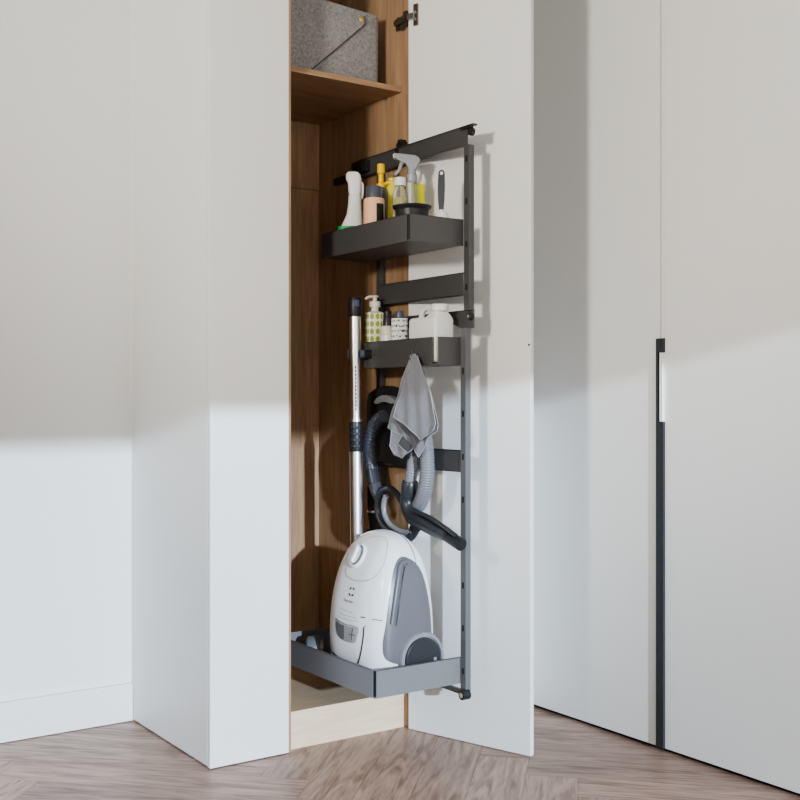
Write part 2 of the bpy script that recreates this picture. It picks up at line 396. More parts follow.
# joint bar between upper and lower half, front end chamfered
pts = [(.705, .14, 1.315), (.705, -.25, 1.315), (.705, -.285, 1.298), (.705, -.345, 1.298), (.705, -.345, 1.355), (.705, .14, 1.355)]
obj('joint_bar', prism(pts, (.006, 0, 0)), G, org, bevel=.0008)
bm = bmesh.new(); tube([(.690, -.340, 1.333), (.704, -.340, 1.333)], .0105, 16, bm); jr = obj('roller', bm, M['graph_d'], org, smooth=40)
bm = bmesh.new(); tube([(.6885, -.340, 1.333), (.6905, -.340, 1.333)], .005, 12, bm); obj('roller_cap', bm, M['steel'], jr, smooth=40)
# foot rail and its roller
bm = bmesh.new(); box(bm, (.678, -.335, .187), (.690, .30, .202)); ft = obj('foot_rail', bm, G, org, bevel=.001)
bm = bmesh.new(); tube([(.668, -.335, .190), (.694, -.335, .190)], .015, 18, bm); obj('roller', bm, M['graph_d'], ft, smooth=40)
bm = bmesh.new(); tube([(.666, -.335, .190), (.6685, -.335, .190)], .008, 14, bm); obj('roller_cap', bm, M['steel'], ft, smooth=40)
def tray(u0, u1, v0, v1, z0, h, label, gap=.012, insert=True, G=M['graph'], ext=.010):
    t = .0022
    bm = bmesh.new(); box(bm, (u0+.002, v0+.002, z0), (u1, v1-.002, z0+.004)); tr = obj('tray', bm, G, org, label=label)
    bm = bmesh.new(); box(bm, (u0, v0+gap, z0), (u0+t, v1-.012, z0+h)); box(bm, (u0, v0+gap, z0+h-.002), (u0+.009, v1-.012, z0+h)); obj('side_rim', bm, G, tr, bevel=.0006)
    bm = bmesh.new(); box(bm, (u0+.010, v1-t, z0), (u1, v1, z0+h)); P = [Vector((u0+.012-.012*math.sin(a), v1-.012+.012*math.cos(a), z0)) for a in [math.radians(x*15) for x in range(7)]]
    for a, b in zip(P, P[1:]):
        box(bm, (min(a.x, b.x), min(a.y, b.y), z0), (max(a.x, b.x)+.001, max(a.y, b.y)+.001, z0+h))
    obj('back_rim', bm, G, tr)
    bm = bmesh.new(); g2 = gap*.45; box(bm, (u0+g2, v0, z0), (u1+ext, v0+t, z0+h)); box(bm, (u0+g2, v0, z0+h-.002), (u1, v0+.009, z0+h)); obj('front_rim', bm, G, tr, bevel=.0006)
    if insert:
        bm = bmesh.new(); tube([(u0+.011, v0+.011, z0+.001), (u0+.011, v0+.011, z0+h-.003)], .0085, 16, bm); obj('corner_insert', bm, M['gap'], tr, smooth=40, label='black corner insert')
    return tr
tray(.373, .686, VF, .30, .218, .080, 'deep lower tray carrying the vacuum cleaner', G=M['graph_sunlit'], ext=.001)
tray(.493, .686, VF, .198, 1.549, .081, 'upper tray carrying the spray bottles')
tray(.592, .686, VF, .100, 1.184, .086, 'narrow middle tray carrying the white jug', gap=.022, insert=False)
# hose holder plate on the mid bar
hp = closed_smooth([(0.668, 0.187, 1.08), (0.668, 0.156, 1.11), (0.668, 0.083, 1.127), (0.668, 0.007, 1.116), (0.668, -0.027, 1.086), (0.668, -0.061, 1.0), (0.668, -0.072, 0.868), (0.668, 0.001, 0.865), (0.668, 0.089, 0.874), (0.668, 0.156, 0.871), (0.668, 0.187, 0.944)], 5)
hold = obj('hose_holder', prism(hp, (.018, 0, 0)), M['graph_d'], org, bevel=.003, smooth=40, label='dark rounded hose holder plate')
lp = closed_smooth([(0.648, 0.116, 1.073), (0.648, 0.089, 1.09), (0.648, 0.053, 1.096), (0.648, 0.013, 1.09), (0.648, -0.008, 1.074), (0.648, 0.013, 1.067), (0.648, 0.053, 1.075), (0.648, 0.095, 1.067)], 4)
obj('holder_lip', prism(lp, (.024, 0, 0)), M['vacg2'], hold, bevel=.002, smooth=50, label='grey crescent lip')
# wand clip on the middle tray
cc = (0.57, 0.066, 1.23)
wq = (.562, (0.562, 0.094, 1.231)[1])
bm = bmesh.new(); n_ = 28; zz0, zz1 = cc[2]-.014, cc[2]+.014
tf = math.atan2(-.82, -.57)
loft(bm, [[Vector((wq[0]+r_*math.cos(tf+math.radians(a_)), wq[1]+r_*math.sin(tf+math.radians(a_)), z_)) for r_, z_ in ((.0203, zz0), (.027, zz0), (.027, zz1), (.0203, zz1))] for a_ in range(72, 289, 9)])
box(bm, (.567, wq[1]-.052, zz0+.001), (.594, wq[1]-.0195, zz1-.001))
clip = obj('wand_clip', bm, M['black'], org)
obj('clip_button', B((.562, wq[1]-.048, cc[2]-.009), (.568, wq[1]-.030, cc[2]+.010)), M['navy'], clip, bevel=.0015)
hk = (0.588, -0.196, 1.203)
bm = bmesh.new(); tube([(.593, hk[1], hk[2]+.035), (.585, hk[1], hk[2]+.033), (.583, hk[1], hk[2]+.004), (.576, hk[1], hk[2]+.002), (.572, hk[1], hk[2]+.012)], .0022, 8, bm); box(bm, (.588, hk[1]-.007, hk[2]-.002), (.5925, hk[1]+.007, hk[2]+.052))
obj('cloth_hook', bm, G, org)

# ------------------------------------------------------------------ canister vacuum cleaner, standing on its end
VZ = .2225
vac = empty('vacuum_cleaner', (.52, -.12, VZ), 'white and grey canister vacuum cleaner standing upright on the lower tray', 'vacuum cleaner')
prof = [  # z, u0, u1, half width in v, centre v
    (.000, .435, .610, .130), (.010, .418, .632, .146), (.035, .408, .646, .157), (.09, .402, .652, .162), (.15, .401, .653, .163), (.22, .406, .650, .160),
    (.28, .417, .643, .154), (.33, .432, .634, .146), (.37, .449, .622, .134), (.40, .466, .609, .118), (.425, .486, .592, .094), (.441, .503, .576, .068), (.450, .518, .560, .038), (.4535, .530, .546, .012)]
def interp(prof, k=4):
    P = [Vector((a, b, c)) for a, b, c, _ in prof]; W = [Vector((a, d, 0)) for a, _, _, d in prof]
    a = smooth_path(P, k); b = smooth_path(W, k); return [(p.x, p.y, p.z, w.y) for p, w in zip(a, b)]
vb = bmesh.new()
loft(vb, [ell(((a+b)/2, -.108), (b-a)/2, w, VZ+z, 72, 3.5) for z, a, b, w in interp(prof)])
bmesh.ops.recalc_face_normals(vb, faces=vb.faces)
vt = BVHTree.FromBMesh(vb)
body = obj('body', vb, M['vacw'], vac, smooth=60)
def onside(u, z, off=.002):
    h = vt.ray_cast(Vector((u, -1, z)), Vector((0, 1, 0)))
    return (h[0]+h[1]*off) if h[0] else None
DF = Vector((.955, .297, 0)); DL = Vector((-DF.y, DF.x, 0))
def onfront(v, z, off=.001):
    """project onto the lid along +u"""
    h = vt.ray_cast(Vector((-1, v, z)), Vector((1, 0, 0)))
    return (h[0]+h[1]*off) if h[0] else None
def patch(outline, fn, off, rings=10, edge=.0):
    """fill a star-shaped outline of (a, b) pairs with rings projected on the body"""
    n = len(outline); ca = sum(p[0] for p in outline)/n; cb = sum(p[1] for p in outline)/n
    bm = bmesh.new(); R = []
    for i in range(rings+1):
        t = 1-i/(rings+.6); o = off if i else -.002
        s = t if i else 1.0
        R.append([bm.verts.new(fn(ca+(a-ca)*s, cb+(b-cb)*s, o) or (0, 0, 0)) for a, b in outline])
    if True:   # crisp rim
        R.insert(1, [bm.verts.new(fn(ca+(a-ca)*.995, cb+(b-cb)*.995, off*.8)) for a, b in outline])
    for r0, r1 in zip(R, R[1:]):
        for j in range(n): bm.faces.new((r0[j], r0[(j+1) % n], r1[(j+1) % n], r1[j]))
    bm.faces.new(R[-1]); return bm
def cs2(P, k=5): return [(p.x, p.y) for p in closed_smooth([Vector((a, b, 0)) for a, b in P], k)]
def uz(*p): return [(q[0], q[2]) for q in p]
def vz(*p): return [(q[1], q[2]) for q in p]
S_ = -.262
side = cs2(uz((0.495, -0.262, 0.594), (0.515, -0.262, 0.608), (0.537, -0.262, 0.604), (0.563, -0.262, 0.586), (0.582, -0.262, 0.554), (0.597, -0.262, 0.498), (0.606, -0.262, 0.436), (0.61, -0.262, 0.375), (0.608, -0.262, 0.315), (0.567, -0.262, 0.29), (0.5, -0.262, 0.293), (0.464, -0.262, 0.301), (0.441, -0.262, 0.319), (0.436, -0.262, 0.358), (0.445, -0.262, 0.415), (0.459, -0.262, 0.494), (0.477, -0.262, 0.56)))
sp = obj('side_panel', patch(side, onside, .003, 12), M['vacg'], vac, smooth=50, label='grey side panel')
# recessed carry-handle band along the left edge of the side panel
band = [(0.522, -0.262, 0.598), (0.5, -0.262, 0.591), (0.486, -0.262, 0.556), (0.468, -0.262, 0.487), (0.455, -0.262, 0.423)]
hp_ = smooth_path([onside(q[0]+.007, q[2]-.006, .004) for q in band], 8)
obj('side_handle', tube(hp_, .0085, 14, flat=.8), M['vacg'], sp, smooth=60)
hp2 = smooth_path([onside(q[0]+.019, q[2]-.012, .0035) for q in band[1:]], 8)
obj('handle_groove', tube(hp2, .0022, 8), M['vacd'], sp, smooth=60)
# wheel
wc = Vector((0.557, -0.285, 0.319)); WR = (0.557, -0.285, 0.319)[2]-VZ-.004
wh = lambda r0, v0, r1, v1: None
def disc(c, prof, n=48):
    bm = bmesh.new(); loft(bm, [[Vector((c.x+r*math.cos(2*math.pi*j/n), v, c.z+r*math.sin(2*math.pi*j/n))) for j in range(n)] for r, v in prof]); return bm
wc = Vector((.562, 0, VZ+.0815))
R_ = .081
wheel = obj('wheel', disc(wc, [(R_-.004, -.24), (R_, -.25), (R_, -.278), (R_-.004, -.285), (R_-.013, -.286), (R_-.014, -.280), (.001, -.280)]), M['vacg2'], vac, smooth=35, label='large grey rear wheel')
obj('hub', disc(wc, [(R_-.017, -.279), (R_-.017, -.286), (R_-.021, -.289), (.03, -.2895), (.001, -.290)]), M['vacd'], wheel, smooth=35, label='dark wheel hub')
obj('hub_mark', disc(Vector((wc.x+.041, 0, wc.z-.004)), [(.006, -.2885), (.006, -.2905), (.001, -.2908)], 16), M['vacg2'], wheel, smooth=35)
wheel2 = obj('wheel', disc(wc, [(.001, .052), (R_-.01, .050), (R_, .045), (R_, .02), (R_, .0)]), M['vacg2'], vac, smooth=35)
# grey base plate on the far side, small front caster
bm = bmesh.new(); loft(bm, [ell((.60, -.108), .054, .11, VZ+z, 32, 3) for z in (.03, .26)]); obj('base_plate', bm, M['vacg'], vac, smooth=50)
# knob recess shield on the lid
shield = cs2(vz((0.425, -0.059, 0.551), (0.445, -0.059, 0.608), (0.46, -0.076, 0.643), (0.465, -0.125, 0.659), (0.465, -0.175, 0.656), (0.45, -0.206, 0.627), (0.43, -0.22, 0.583), (0.42, -0.2, 0.545), (0.42, -0.139, 0.531), (0.42, -0.087, 0.534)))
pn = obj('control_panel', patch(shield, onfront, .0022, 10), M['vacw'], vac, smooth=50, label='slightly raised control panel')
g = [onfront(a, b, .0012) for a, b in shield]; g.append(g[0])
obj('panel_seam', tube(g, .0009, 6), M['vacg2'], pn, smooth=60)
kq = (0.447, -0.094, 0.6); kc = onfront(kq[1], kq[2], 0); kn = vt.ray_cast(Vector((-1, kq[1], kq[2])), Vector((1, 0, 0)))[1]
def kdisc(prof, n=36, sc=1.0):
    ax = kn.cross(Vector((0, 0, 1))).normalized(); ay = ax.cross(kn).normalized(); bm = bmesh.new()
    loft(bm, [[kc+kn*h+ax*r*math.cos(2*math.pi*j/n)+ay*r*sc*math.sin(2*math.pi*j/n) for j in range(n)] for r, h in prof]); return bm
kb = obj('power_knob', kdisc([(.040, -.004), (.040, .006), (.037, .009), (.034, .0092), (.032, .005), (.030, .005), (.028, .012), (.001, .013)]), M['vacw'], vac, smooth=35, label='round white power knob')
pass
ax = kn.cross(Vector((0, 0, 1))).normalized(); ay = ax.cross(kn).normalized()
if ax.y > 0: ax = -ax
if ay.z < 0: ay = -ay
cres = [(kc+kn*.0075+ax*.0295*math.cos(math.radians(t))+ay*.0295*math.sin(math.radians(t)), .0008+.0052*math.cos(math.radians(t*.95))) for t in range(-90, 91, 6)]
obj('knob_shade', tube([q_[0] for q_ in cres], [q_[1] for q_ in cres], 12), M['vacg'], kb, smooth=60, label='grey crescent of painted shade on the knob')  # shade on one side of the knob, modelled as a grey crescent
bm = bmesh.new(); P = [kc+kn*.010+ax*x+ay*y for x, y in ((-.006, -.026), (.006, -.026), (.006, .026), (-.006, .026))]; prism(P, kn*.009, bm)
obj('knob_grip', bm, M['vacw'], kb, bevel=.002)
# rear seam on top, lid seam at side
def ontop(u, v, off=.0004):
    h = vt.ray_cast(Vector((u, v, 2)), Vector((0, 0, -1))); return h[0]+h[1]*off
top_seam = smooth_path([ontop(.553+.012*math.sin(i/7*1.6), -.135-.115*i/7) for i in range(8)], 4)
obj('lid_seam', tube(top_seam, .0012, 6), M['vacd'], body, smooth=60)
ls = [onside(u_, z_, .0004) for u_, z_ in ((.418, .4295), (.428, .4285), (.438, .427))]
obj('side_seam', tube(ls, .0014, 6), M['vacg'], body, smooth=60)
# info window, lower lid edge, print
disp = cs2(vz((0.402, -0.043, 0.403), (0.402, -0.076, 0.396), (0.402, -0.122, 0.393), (0.405, -0.173, 0.399), (0.405, -0.168, 0.368), (0.402, -0.156, 0.35), (0.402, -0.111, 0.345), (0.402, -0.067, 0.351), (0.402, -0.046, 0.369)), 4)
dp = obj('bag_window', patch(disp, onfront, .0016, 8), M['silver'], vac, smooth=50, label='silver bag indicator window')
d1 = cs2(vz((0.402, -0.049, 0.397), (0.402, -0.076, 0.391), (0.402, -0.096, 0.39), (0.402, -0.096, 0.35), (0.402, -0.07, 0.353), (0.402, -0.052, 0.37)), 3)
obj('window_pane', patch(d1, onfront, .0024, 6), M['vacg'], dp, smooth=50)
def front_line(pts, r, m, nm, par, off=.0006, k=6, n=6):
    return obj(nm, tube(smooth_path([onfront(p[1], p[2], off) for p in pts], k), r, n), m, par, smooth=60)
front_line([(0.402, -0.041, 0.405), (0.402, -0.082, 0.398), (0.402, -0.128, 0.397), (0.405, -0.207, 0.406)], .0010, M['vacd'], 'window_edge', dp)
front_line([(0.402, -0.145, 0.389), (0.402, -0.139, 0.355)], .0009, M['vacd'], 'plus_mark', dp, .002)
front_line([(0.402, -0.125, 0.37), (0.402, -0.159, 0.372)], .0009, M['vacd'], 'plus_mark', dp, .002)
front_line([(0.41, -0.198, 0.403), (0.41, -0.195, 0.364), (0.412, -0.182, 0.316), (0.415, -0.166, 0.286)], .0028, M['vacd'], 'lid_gap', body, -.0002)
front_line([(0.41, -0.015, 0.294), (0.405, -0.053, 0.287), (0.405, -0.111, 0.285), (0.41, -0.174, 0.285)], .0035, M['vacd'], 'lid_gap', body, -.0005)
# emblem: the two facing rounded shapes, then the maker's name and small printed lines
def stroke(pts, r=.0011, m='print_', nm='printed_mark'):
    return tube([onfront(a, b, .0003) for a, b in pts], r, 6)
e0 = (0.405, -0.117, 0.496); es = .0095; bmE = bmesh.new()
for (ax_, ay_) in ((-1, 1), (1, 1), (-1, -1), (1, -1)):
    cx_, cz_ = e0[1]+ax_*es*.75, e0[2]+ay_*es*.8
    P = []
    for t in range(0, 91, 15):
        a = math.radians(t); P.append((cx_+ax_*es*.55*math.cos(a)-ax_*es*.2, cz_+ay_*es*.55*math.sin(a)-ay_*es*.2))
    tube([onfront(a, b, .0004) for a, b in P], .0027, 6, bmE)
obj('emblem', bmE, M['print_'], body, label='small dark square emblem')
def text_on(s, c, size, m, nm, tilt=0, off=.0006):
    cu = bpy.data.curves.new('t', 'FONT'); cu.body = s; cu.size = size; cu.align_x = 'CENTER'; cu.align_y = 'CENTER'; cu.resolution_u = 2
    to = bpy.data.objects.new('t', cu); C.objects.link(to); dg = bpy.context.evaluated_depsgraph_get()
    me = bpy.data.meshes.new_from_object(to.evaluated_get(dg)); bpy.data.objects.remove(to); bm = bmesh.new(); bm.from_mesh(me)
    for v in bm.verts:
        h = onfront(c[1]-v.co.x, c[2]+v.co.y+tilt*v.co.x, off)
        if h: v.co = h
    bpy.data.meshes.remove(me)
    return obj(nm, bm, m, body)
text_on('Electrolux', (0.405, -0.106, 0.467), .0125, M['print_'], 'maker_name')
text_on('PURE D9', (0.403, -0.109, 0.44), .011, M['printl'], 'model_text') if False else None
front_line([(0.403, -0.068, 0.44), (0.403, -0.097, 0.437), (0.403, -0.137, 0.437)], .0006, M['printl'], 'printed_line', body, .0002)
front_line([(0.403, -0.057, 0.425), (0.403, -0.097, 0.422), (0.403, -0.16, 0.424)], .0006, M['printl'], 'printed_line', body, .0002)
front_line([(0.403, -0.051, 0.414), (0.403, -0.097, 0.411), (0.403, -0.171, 0.416)], .0006, M['printl'], 'printed_line', body, .0002)
front_line([(0.41, -0.18, 0.43), (0.41, -0.199, 0.431)], .0016, M['print_'], 'printed_mark', body, .0002)

# ------------------------------------------------------------------ telescopic wand
wu = .562
w0 = Vector((0.562, 0.084, 0.606)); w1 = Vector((0.562, 0.096, 1.349))
wand = empty('vacuum_wand', (w0.x, w0.y, .45), 'chrome telescopic vacuum wand with black sleeve clipped upright beside the trays', 'vacuum wand')
def wp(y):   # point on the wand axis at height z
    return w0+(w1-w0)*((y-w0.z)/(w1.z-w0.z))
zA, zB, zC_, zD = (0.562, 0.09, 1.358)[2], (0.562, 0.09, 1.015)[2], (0.562, 0.09, 0.91)[2], (0.562, 0.09, 1.417)[2]
obj('outer_tube', tube([wp(.52), wp(zC_+.01)], .0218, 28), M['chrome'], wand, smooth=40)
obj('inner_tube', tube([wp(zB-.01), wp(zA-.155), wp(zA-.125), wp(zA)], [.0165, .0168, .0195, .0195], 28), M['chrome'], wand, smooth=40)
sl = obj('sleeve', tube([wp(zC_), wp(zC_+.004), wp(zB-.012), wp(zB-.006)], [.0215, .0225, .0225, .021], 28), M['black'], wand, smooth=40, label='black ribbed locking sleeve')
obj('sleeve_ring', tube([wp(zB-.006), wp(zB+.004)], .0205, 28), M['chrome'], sl, smooth=40)
rb = bmesh.new()
for i in range(4):
    z = zC_+.016+i*.020; c = wp(z)+Vector((-.018, -.012, 0)); box(rb, (c.x-.006, c.y-.012, z), (c.x+.018, c.y+.006, z+.008))
obj('sleeve_ribs', rb, M['hosedk'], sl, bevel=.001)
tp = obj('wand_top', tube([wp(zA-.012), wp(zA+.004), wp(zD-.008), wp(zD)], [.0178, .022, .022, .019], 28), M['black'], wand, smooth=40, label='black plastic collar')
c = wp(zD-.022)+Vector((-.008, -.018, 0)); obj('release_button', B((c.x-.006, c.y-.006, c.z-.010), (c.x+.010, c.y+.006, c.z+.012)), M['navy'], tp, bevel=.002)
# long collar tongue in satin grey on the left of the tube
tg = [wp(zA-.035)+Vector((-.004, .0, 0)), wp(zA-.005)+Vector((-.004, .0, 0))]
nb = bmesh.new(); z = zB+.035
while z < zA-.16:
    c = wp(z)+Vector((-.0085, -.0142, 0)); box(nb, (c.x-.002, c.y-.0012, z-.004), (c.x+.0022, c.y+.0012, z+.004)); z += .0125
rot(nb, 0, (0, 0, 0)); obj('notches', nb, M['vacg'], wand)
obj('nozzle_neck', tube([wp(.44), wp(.53)], .022, 20), M['black'], wand, smooth=40)
fc = wp(.40); bm = bmesh.new(); 
loft(bm, [[Vector((p.x, p.y, p.z)) for p in ell((fc.x+.01, fc.y+.062), a, b, z, 32, 4)] for a, b, z in ((.028, .085, .232), (.036, .095, .24), (.036, .095, .262), (.025, .05, .30), (.022, .024, .36), (.022, .022, .46))])
obj('floor_nozzle', bm, M['black'], wand, smooth=45)

# ------------------------------------------------------------------ hose with D-handle
hose = empty('vacuum_hose', (.64, -.05, .64), 'grey corrugated vacuum hose with dark curved handle looped over the holder', 'vacuum hose')
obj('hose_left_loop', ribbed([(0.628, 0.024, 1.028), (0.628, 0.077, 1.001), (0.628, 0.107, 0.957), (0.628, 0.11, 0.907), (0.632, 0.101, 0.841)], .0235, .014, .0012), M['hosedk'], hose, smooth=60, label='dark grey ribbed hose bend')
obj('hose_cuff', tube([(0.632, 0.104, 0.848), (0.632, 0.086, 0.802)], .024, 20), M['vacd'], hose, smooth=40)
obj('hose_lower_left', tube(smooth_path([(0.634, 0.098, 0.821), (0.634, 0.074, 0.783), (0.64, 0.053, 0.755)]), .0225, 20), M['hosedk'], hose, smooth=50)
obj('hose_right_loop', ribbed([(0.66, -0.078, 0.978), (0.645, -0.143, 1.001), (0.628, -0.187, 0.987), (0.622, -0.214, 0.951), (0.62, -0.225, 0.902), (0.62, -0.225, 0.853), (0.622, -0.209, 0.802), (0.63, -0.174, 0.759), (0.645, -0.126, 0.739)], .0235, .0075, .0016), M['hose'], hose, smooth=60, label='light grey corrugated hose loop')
obj('hose_down', ribbed([(0.64, -0.122, 0.954), (0.625, -0.144, 0.905), (0.615, -0.152, 0.861), (0.612, -0.147, 0.824)], .0195, .0075, .0012), M['hose'], hose, smooth=60)
obj('hand_cuff', tube([(0.612, -0.147, 0.827), (0.612, -0.146, 0.821), (0.612, -0.14, 0.78), (0.612, -0.14, 0.773)], [.024, .027, .027, .023], 24), M['vacd'], hose, smooth=40)
hb, hr = smooth_path([(0.612, -0.139, 0.789), (0.612, -0.132, 0.76), (0.612, -0.143, 0.733), (0.612, -0.173, 0.714), (0.612, -0.22, 0.705), (0.612, -0.272, 0.692), (0.612, -0.327, 0.681), (0.612, -0.347, 0.676)], 8, [.022, .024, .0245, .027, .027, .025, .022, .019])
hd = obj('hand_grip', tube(hb, hr, 24), M['vacd'], hose, smooth=50, label='dark curved hand grip')
obj('grip_spine', tube(smooth_path([(0.59, -0.219, 0.737), (0.592, -0.278, 0.726), (0.595, -0.34, 0.705), (0.6, -0.396, 0.682)]), .0065, 10), M['vacd'], hd, smooth=50)
obj('grip_ring', tube([(0.612, -0.323, 0.681), (0.612, -0.333, 0.679)], .0195, 24), M['hose'], hd, smooth=40, label='light ring')
obj('handle_tube', tube([(0.612, -0.327, 0.679), (0.612, -0.407, 0.655)], .019, 24), M['black'], hd, smooth=40)
dl, dr_ = smooth_path([(0.626, -0.131, 0.715), (0.626, -0.093, 0.744), (0.626, -0.059, 0.776), (0.626, -0.014, 0.793), (0.626, 0.027, 0.783), (0.626, 0.047, 0.752), (0.626, 0.047, 0.71), (0.626, 0.015, 0.674), (0.626, -0.037, 0.656), (0.628, -0.09, 0.647), (0.626, -0.126, 0.65), (0.624, -0.156, 0.68)], 8, [.012, .010, .010, .012, .014, .015, .0155, .0155, .015, .015, .016, .018])
obj('loop_handle', tube(dl, dr_, 18), M['vacd'], hd, smooth=50, label='dark D-shaped loop handle')
il = smooth_path([(0.616, -0.006, 0.77), (0.616, 0.006, 0.743), (0.616, 0.0, 0.708), (0.616, -0.029, 0.681), (0.616, -0.074, 0.667), (0.616, -0.118, 0.663), (0.617, -0.155, 0.671)], 8)
obj('loop_inlay', tube(il, .0095, 14), M['vacg2'], hd, smooth=50, label='light grey grip inlay')
# slim crevice tool hung behind
ct = empty('crevice_tool', (.668, .15, .63), 'small black vacuum crevice tool with chrome rim hanging behind the hose', 'vacuum tool')
bm = bmesh.new(); loft(bm, [ell((.668, .150), a, b, z, 20, 3, SR) for a, b, z in ((.010, .008, .640), (.017, .010, .69), (.020, .013, .74), (.020, .016, .79))]); obj('tool_body', bm, M['black'], ct, smooth=50)
bm = lathe((.668, .150), [(.015, .700), (.0205, .702), (.0205, .708), (.015, .71)]); obj('tool_rim', bm, M['chrome'], ct, smooth=50)
bm = B((.668, .10, .632), (.686, .19, .642)); obj('tool_ledge', bm, M['graph_d'], ct)

# ------------------------------------------------------------------ small grey nozzle in the tray
nz = empty('upholstery_nozzle', (.46, .29, .2225), 'small grey round-ended nozzle lying at the back of the lower tray', 'vacuum tool')
nc = Vector((0.45, 0.17, 0.294))
nc = Vector((.448, nc.y+.012, .2225+.0435))
obj('nozzle_body', tube([nc+SR*.030+Vector((0, 0, .0)), nc+SR*.012, nc-SR*.012, nc-SR*.018], [.037, .042, .038, .028], 24), M['vacg'], nz, smooth=40)
obj('nozzle_end', tube([nc+SR*.028, nc+SR*.040, nc+SR*.041], [.032, .031, .022], 24), M['vacg2'], nz, smooth=40)

# ------------------------------------------------------------------ felt basket on the shelf
bz = zsh+.0045
fb = empty('felt_basket', (.45, .30, bz), 'grey felt storage basket with folded corner and brass rivet on the oak shelf', 'basket')
b0, b1, c0, c1 = .300, .672, .105, .50
rings = []
hf = lambda u, v: 0
def brect(z, r, grow=0):
    out = []
    for (cx_, cy_, a0) in ((b1-r, c0+r, -90), (b1-r, c1-r, 0), (b0+r, c1-r, 90), (b0+r, c0+r, 180)):
        for k in range(9):
            a = math.radians(a0+k*11.25); out.append(Vector((cx_+(r+grow)*math.cos(a), cy_+(r+grow)*math.sin(a), z)))
    return out
def toph(p):   # rim dips toward the right corner
    t = max(0, min(1, (b1-p.x)/(b1-b0)))
    return .240+.02*t-.03*max(0, 1-(b1-p.x)/.012)**2 if p.y < .3 else .222+.10*t
bm = bmesh.new()
outer = []
for f in (0, .04, .3, .6, .85, 1):
    outer.append([Vector((p.x, p.y, bz+toph(p)*f)) for p in brect(0, .03, 0 if f else -.008)])
inner = [[Vector((p.x, p.y, bz+toph(p)*f)) for p in brect(0, .027, -.004)] for f in (1, .05)]
loft(bm, outer+inner)
obj('basket_body', bm, M['felt'], fb, smooth=50)
# overlapping fold on the front face: a thick felt triangle, cut edge running up to the rivet
rv = (0.59, 0.097, 2.335); e1 = (0.386, 0.099, 2.158)
fl_ = [(b0+.012, .1005, bz+.004), (e1[0], .1005, bz+.004), (rv[0]+.010, .1005, rv[2]-.016), (rv[0]+.016, .1005, rv[2]-.002), (rv[0]+.010, .1005, rv[2]+.012), (rv[0]-.01, .1005, rv[2]+.018), (b0+.012, .1005, bz+toph(Vector((b0, .1, 0)))-.002)]
fl_o = obj('corner_flap', prism(fl_, (0, .0042, 0)), M['felt'], fb, bevel=.0012, label='folded felt flap')
obj('flap_edge', tube([(e1[0]+.001, .1005, bz+.005), (rv[0]+.011, .1005, rv[2]-.017), (rv[0]+.018, .1005, rv[2]-.002), (rv[0]+.011, .1005, rv[2]+.013)], .0016, 6), M['felt_d'], fl_o)
bm = bmesh.new(); n = 18
loft(bm, [[Vector((rv[0]+r*math.cos(2*math.pi*j/n), v, rv[2]+r*math.sin(2*math.pi*j/n))) for j in range(n)] for r, v in ((.0085, .101), (.009, .0985), (.006, .0965), (.001, .0962))])
obj('rivet', bm, M['brass'], fl_o, smooth=50, label='brass rivet')

# ------------------------------------------------------------------ microfibre cloth
def sheet(pts, u, amp, seed, rings=9):
    P = closed_smooth(pts, 1) if False else [Vector(p) for p in pts]
    # subdivide the outline, then rings toward the centroid
    O = []
    for i in range(len(P)):
        a, b = P[i], P[(i+1) % len(P)]; k = max(2, int((b-a).length/.007))
        for j in range(k): O.append(a.lerp(b, j/k))
    c = sum(O, Vector())/len(O); bm = bmesh.new(); R = []
    apex = P[0]
    def ud(p):
        d = apex.z-p.z; s = (p.y-apex.y)
        w = min(1, d/.06)
        return Vector((u+amp*w*math.sin(s*95+seed+d*6)+amp*.5*w*math.sin(s*41-d*18+seed), p.y, p.z))
    for i in range(rings):
        t = 1-i/rings; R.append([bm.verts.new(ud(c+(p-c)*t)) for p in O])
    for r0, r1 in zip(R, R[1:]):
        for j in range(len(O)): bm.faces.new((r0[j], r0[(j+1) % len(O)], r1[(j+1) % len(O)], r1[j]))
    bm.faces.new(R[-1])
    # give it thickness
    bmesh.ops.recalc_face_normals(bm, faces=bm.faces)
    return bm, [ud(p) for p in O]
mc = empty('cleaning_cloth', (0.58, -0.207, 1.212), 'grey microfibre cloth hanging by its loop from the middle tray', 'cloth')
bm, o2 = sheet([(0.584, -0.191, 1.218), (0.584, -0.212, 1.221), (0.584, -0.259, 1.165), (0.584, -0.294, 1.101), (0.584, -0.327, 1.009), (0.584, -0.322, 0.988), (0.584, -0.279, 0.963), (0.584, -0.235, 0.906), (0.584, -0.201, 0.933), (0.584, -0.142, 0.899), (0.584, -0.104, 0.907), (0.584, -0.076, 0.935), (0.584, -0.087, 0.985), (0.584, -0.059, 0.991), (0.584, -0.104, 1.074), (0.584, -0.153, 1.161)], .584, .0025, 0)
bk_ = obj('back_layer', bm, M['cloth'], mc, smooth=50)
obj('hem', tube(o2+[o2[0]], .0016, 6), M['cloth_h'], bk_, smooth=60)
bm, o3 = sheet([(0.576, -0.212, 1.211), (0.576, -0.239, 1.214), (0.576, -0.27, 1.161), (0.576, -0.305, 1.101), (0.576, -0.335, 1.012), (0.576, -0.325, 0.991), (0.576, -0.275, 0.969), (0.576, -0.254, 0.959), (0.576, -0.191, 0.997), (0.576, -0.11, 1.027), (0.576, -0.143, 1.086), (0.576, -0.181, 1.154)], .574, .002, 2)
fr_ = obj('front_layer', bm, M['cloth'], mc, smooth=50)
obj('hem', tube([p+Vector((-.001, 0, 0)) for p in o3+[o3[0]]], .0015, 6), M['cloth_h'], fr_, smooth=60)
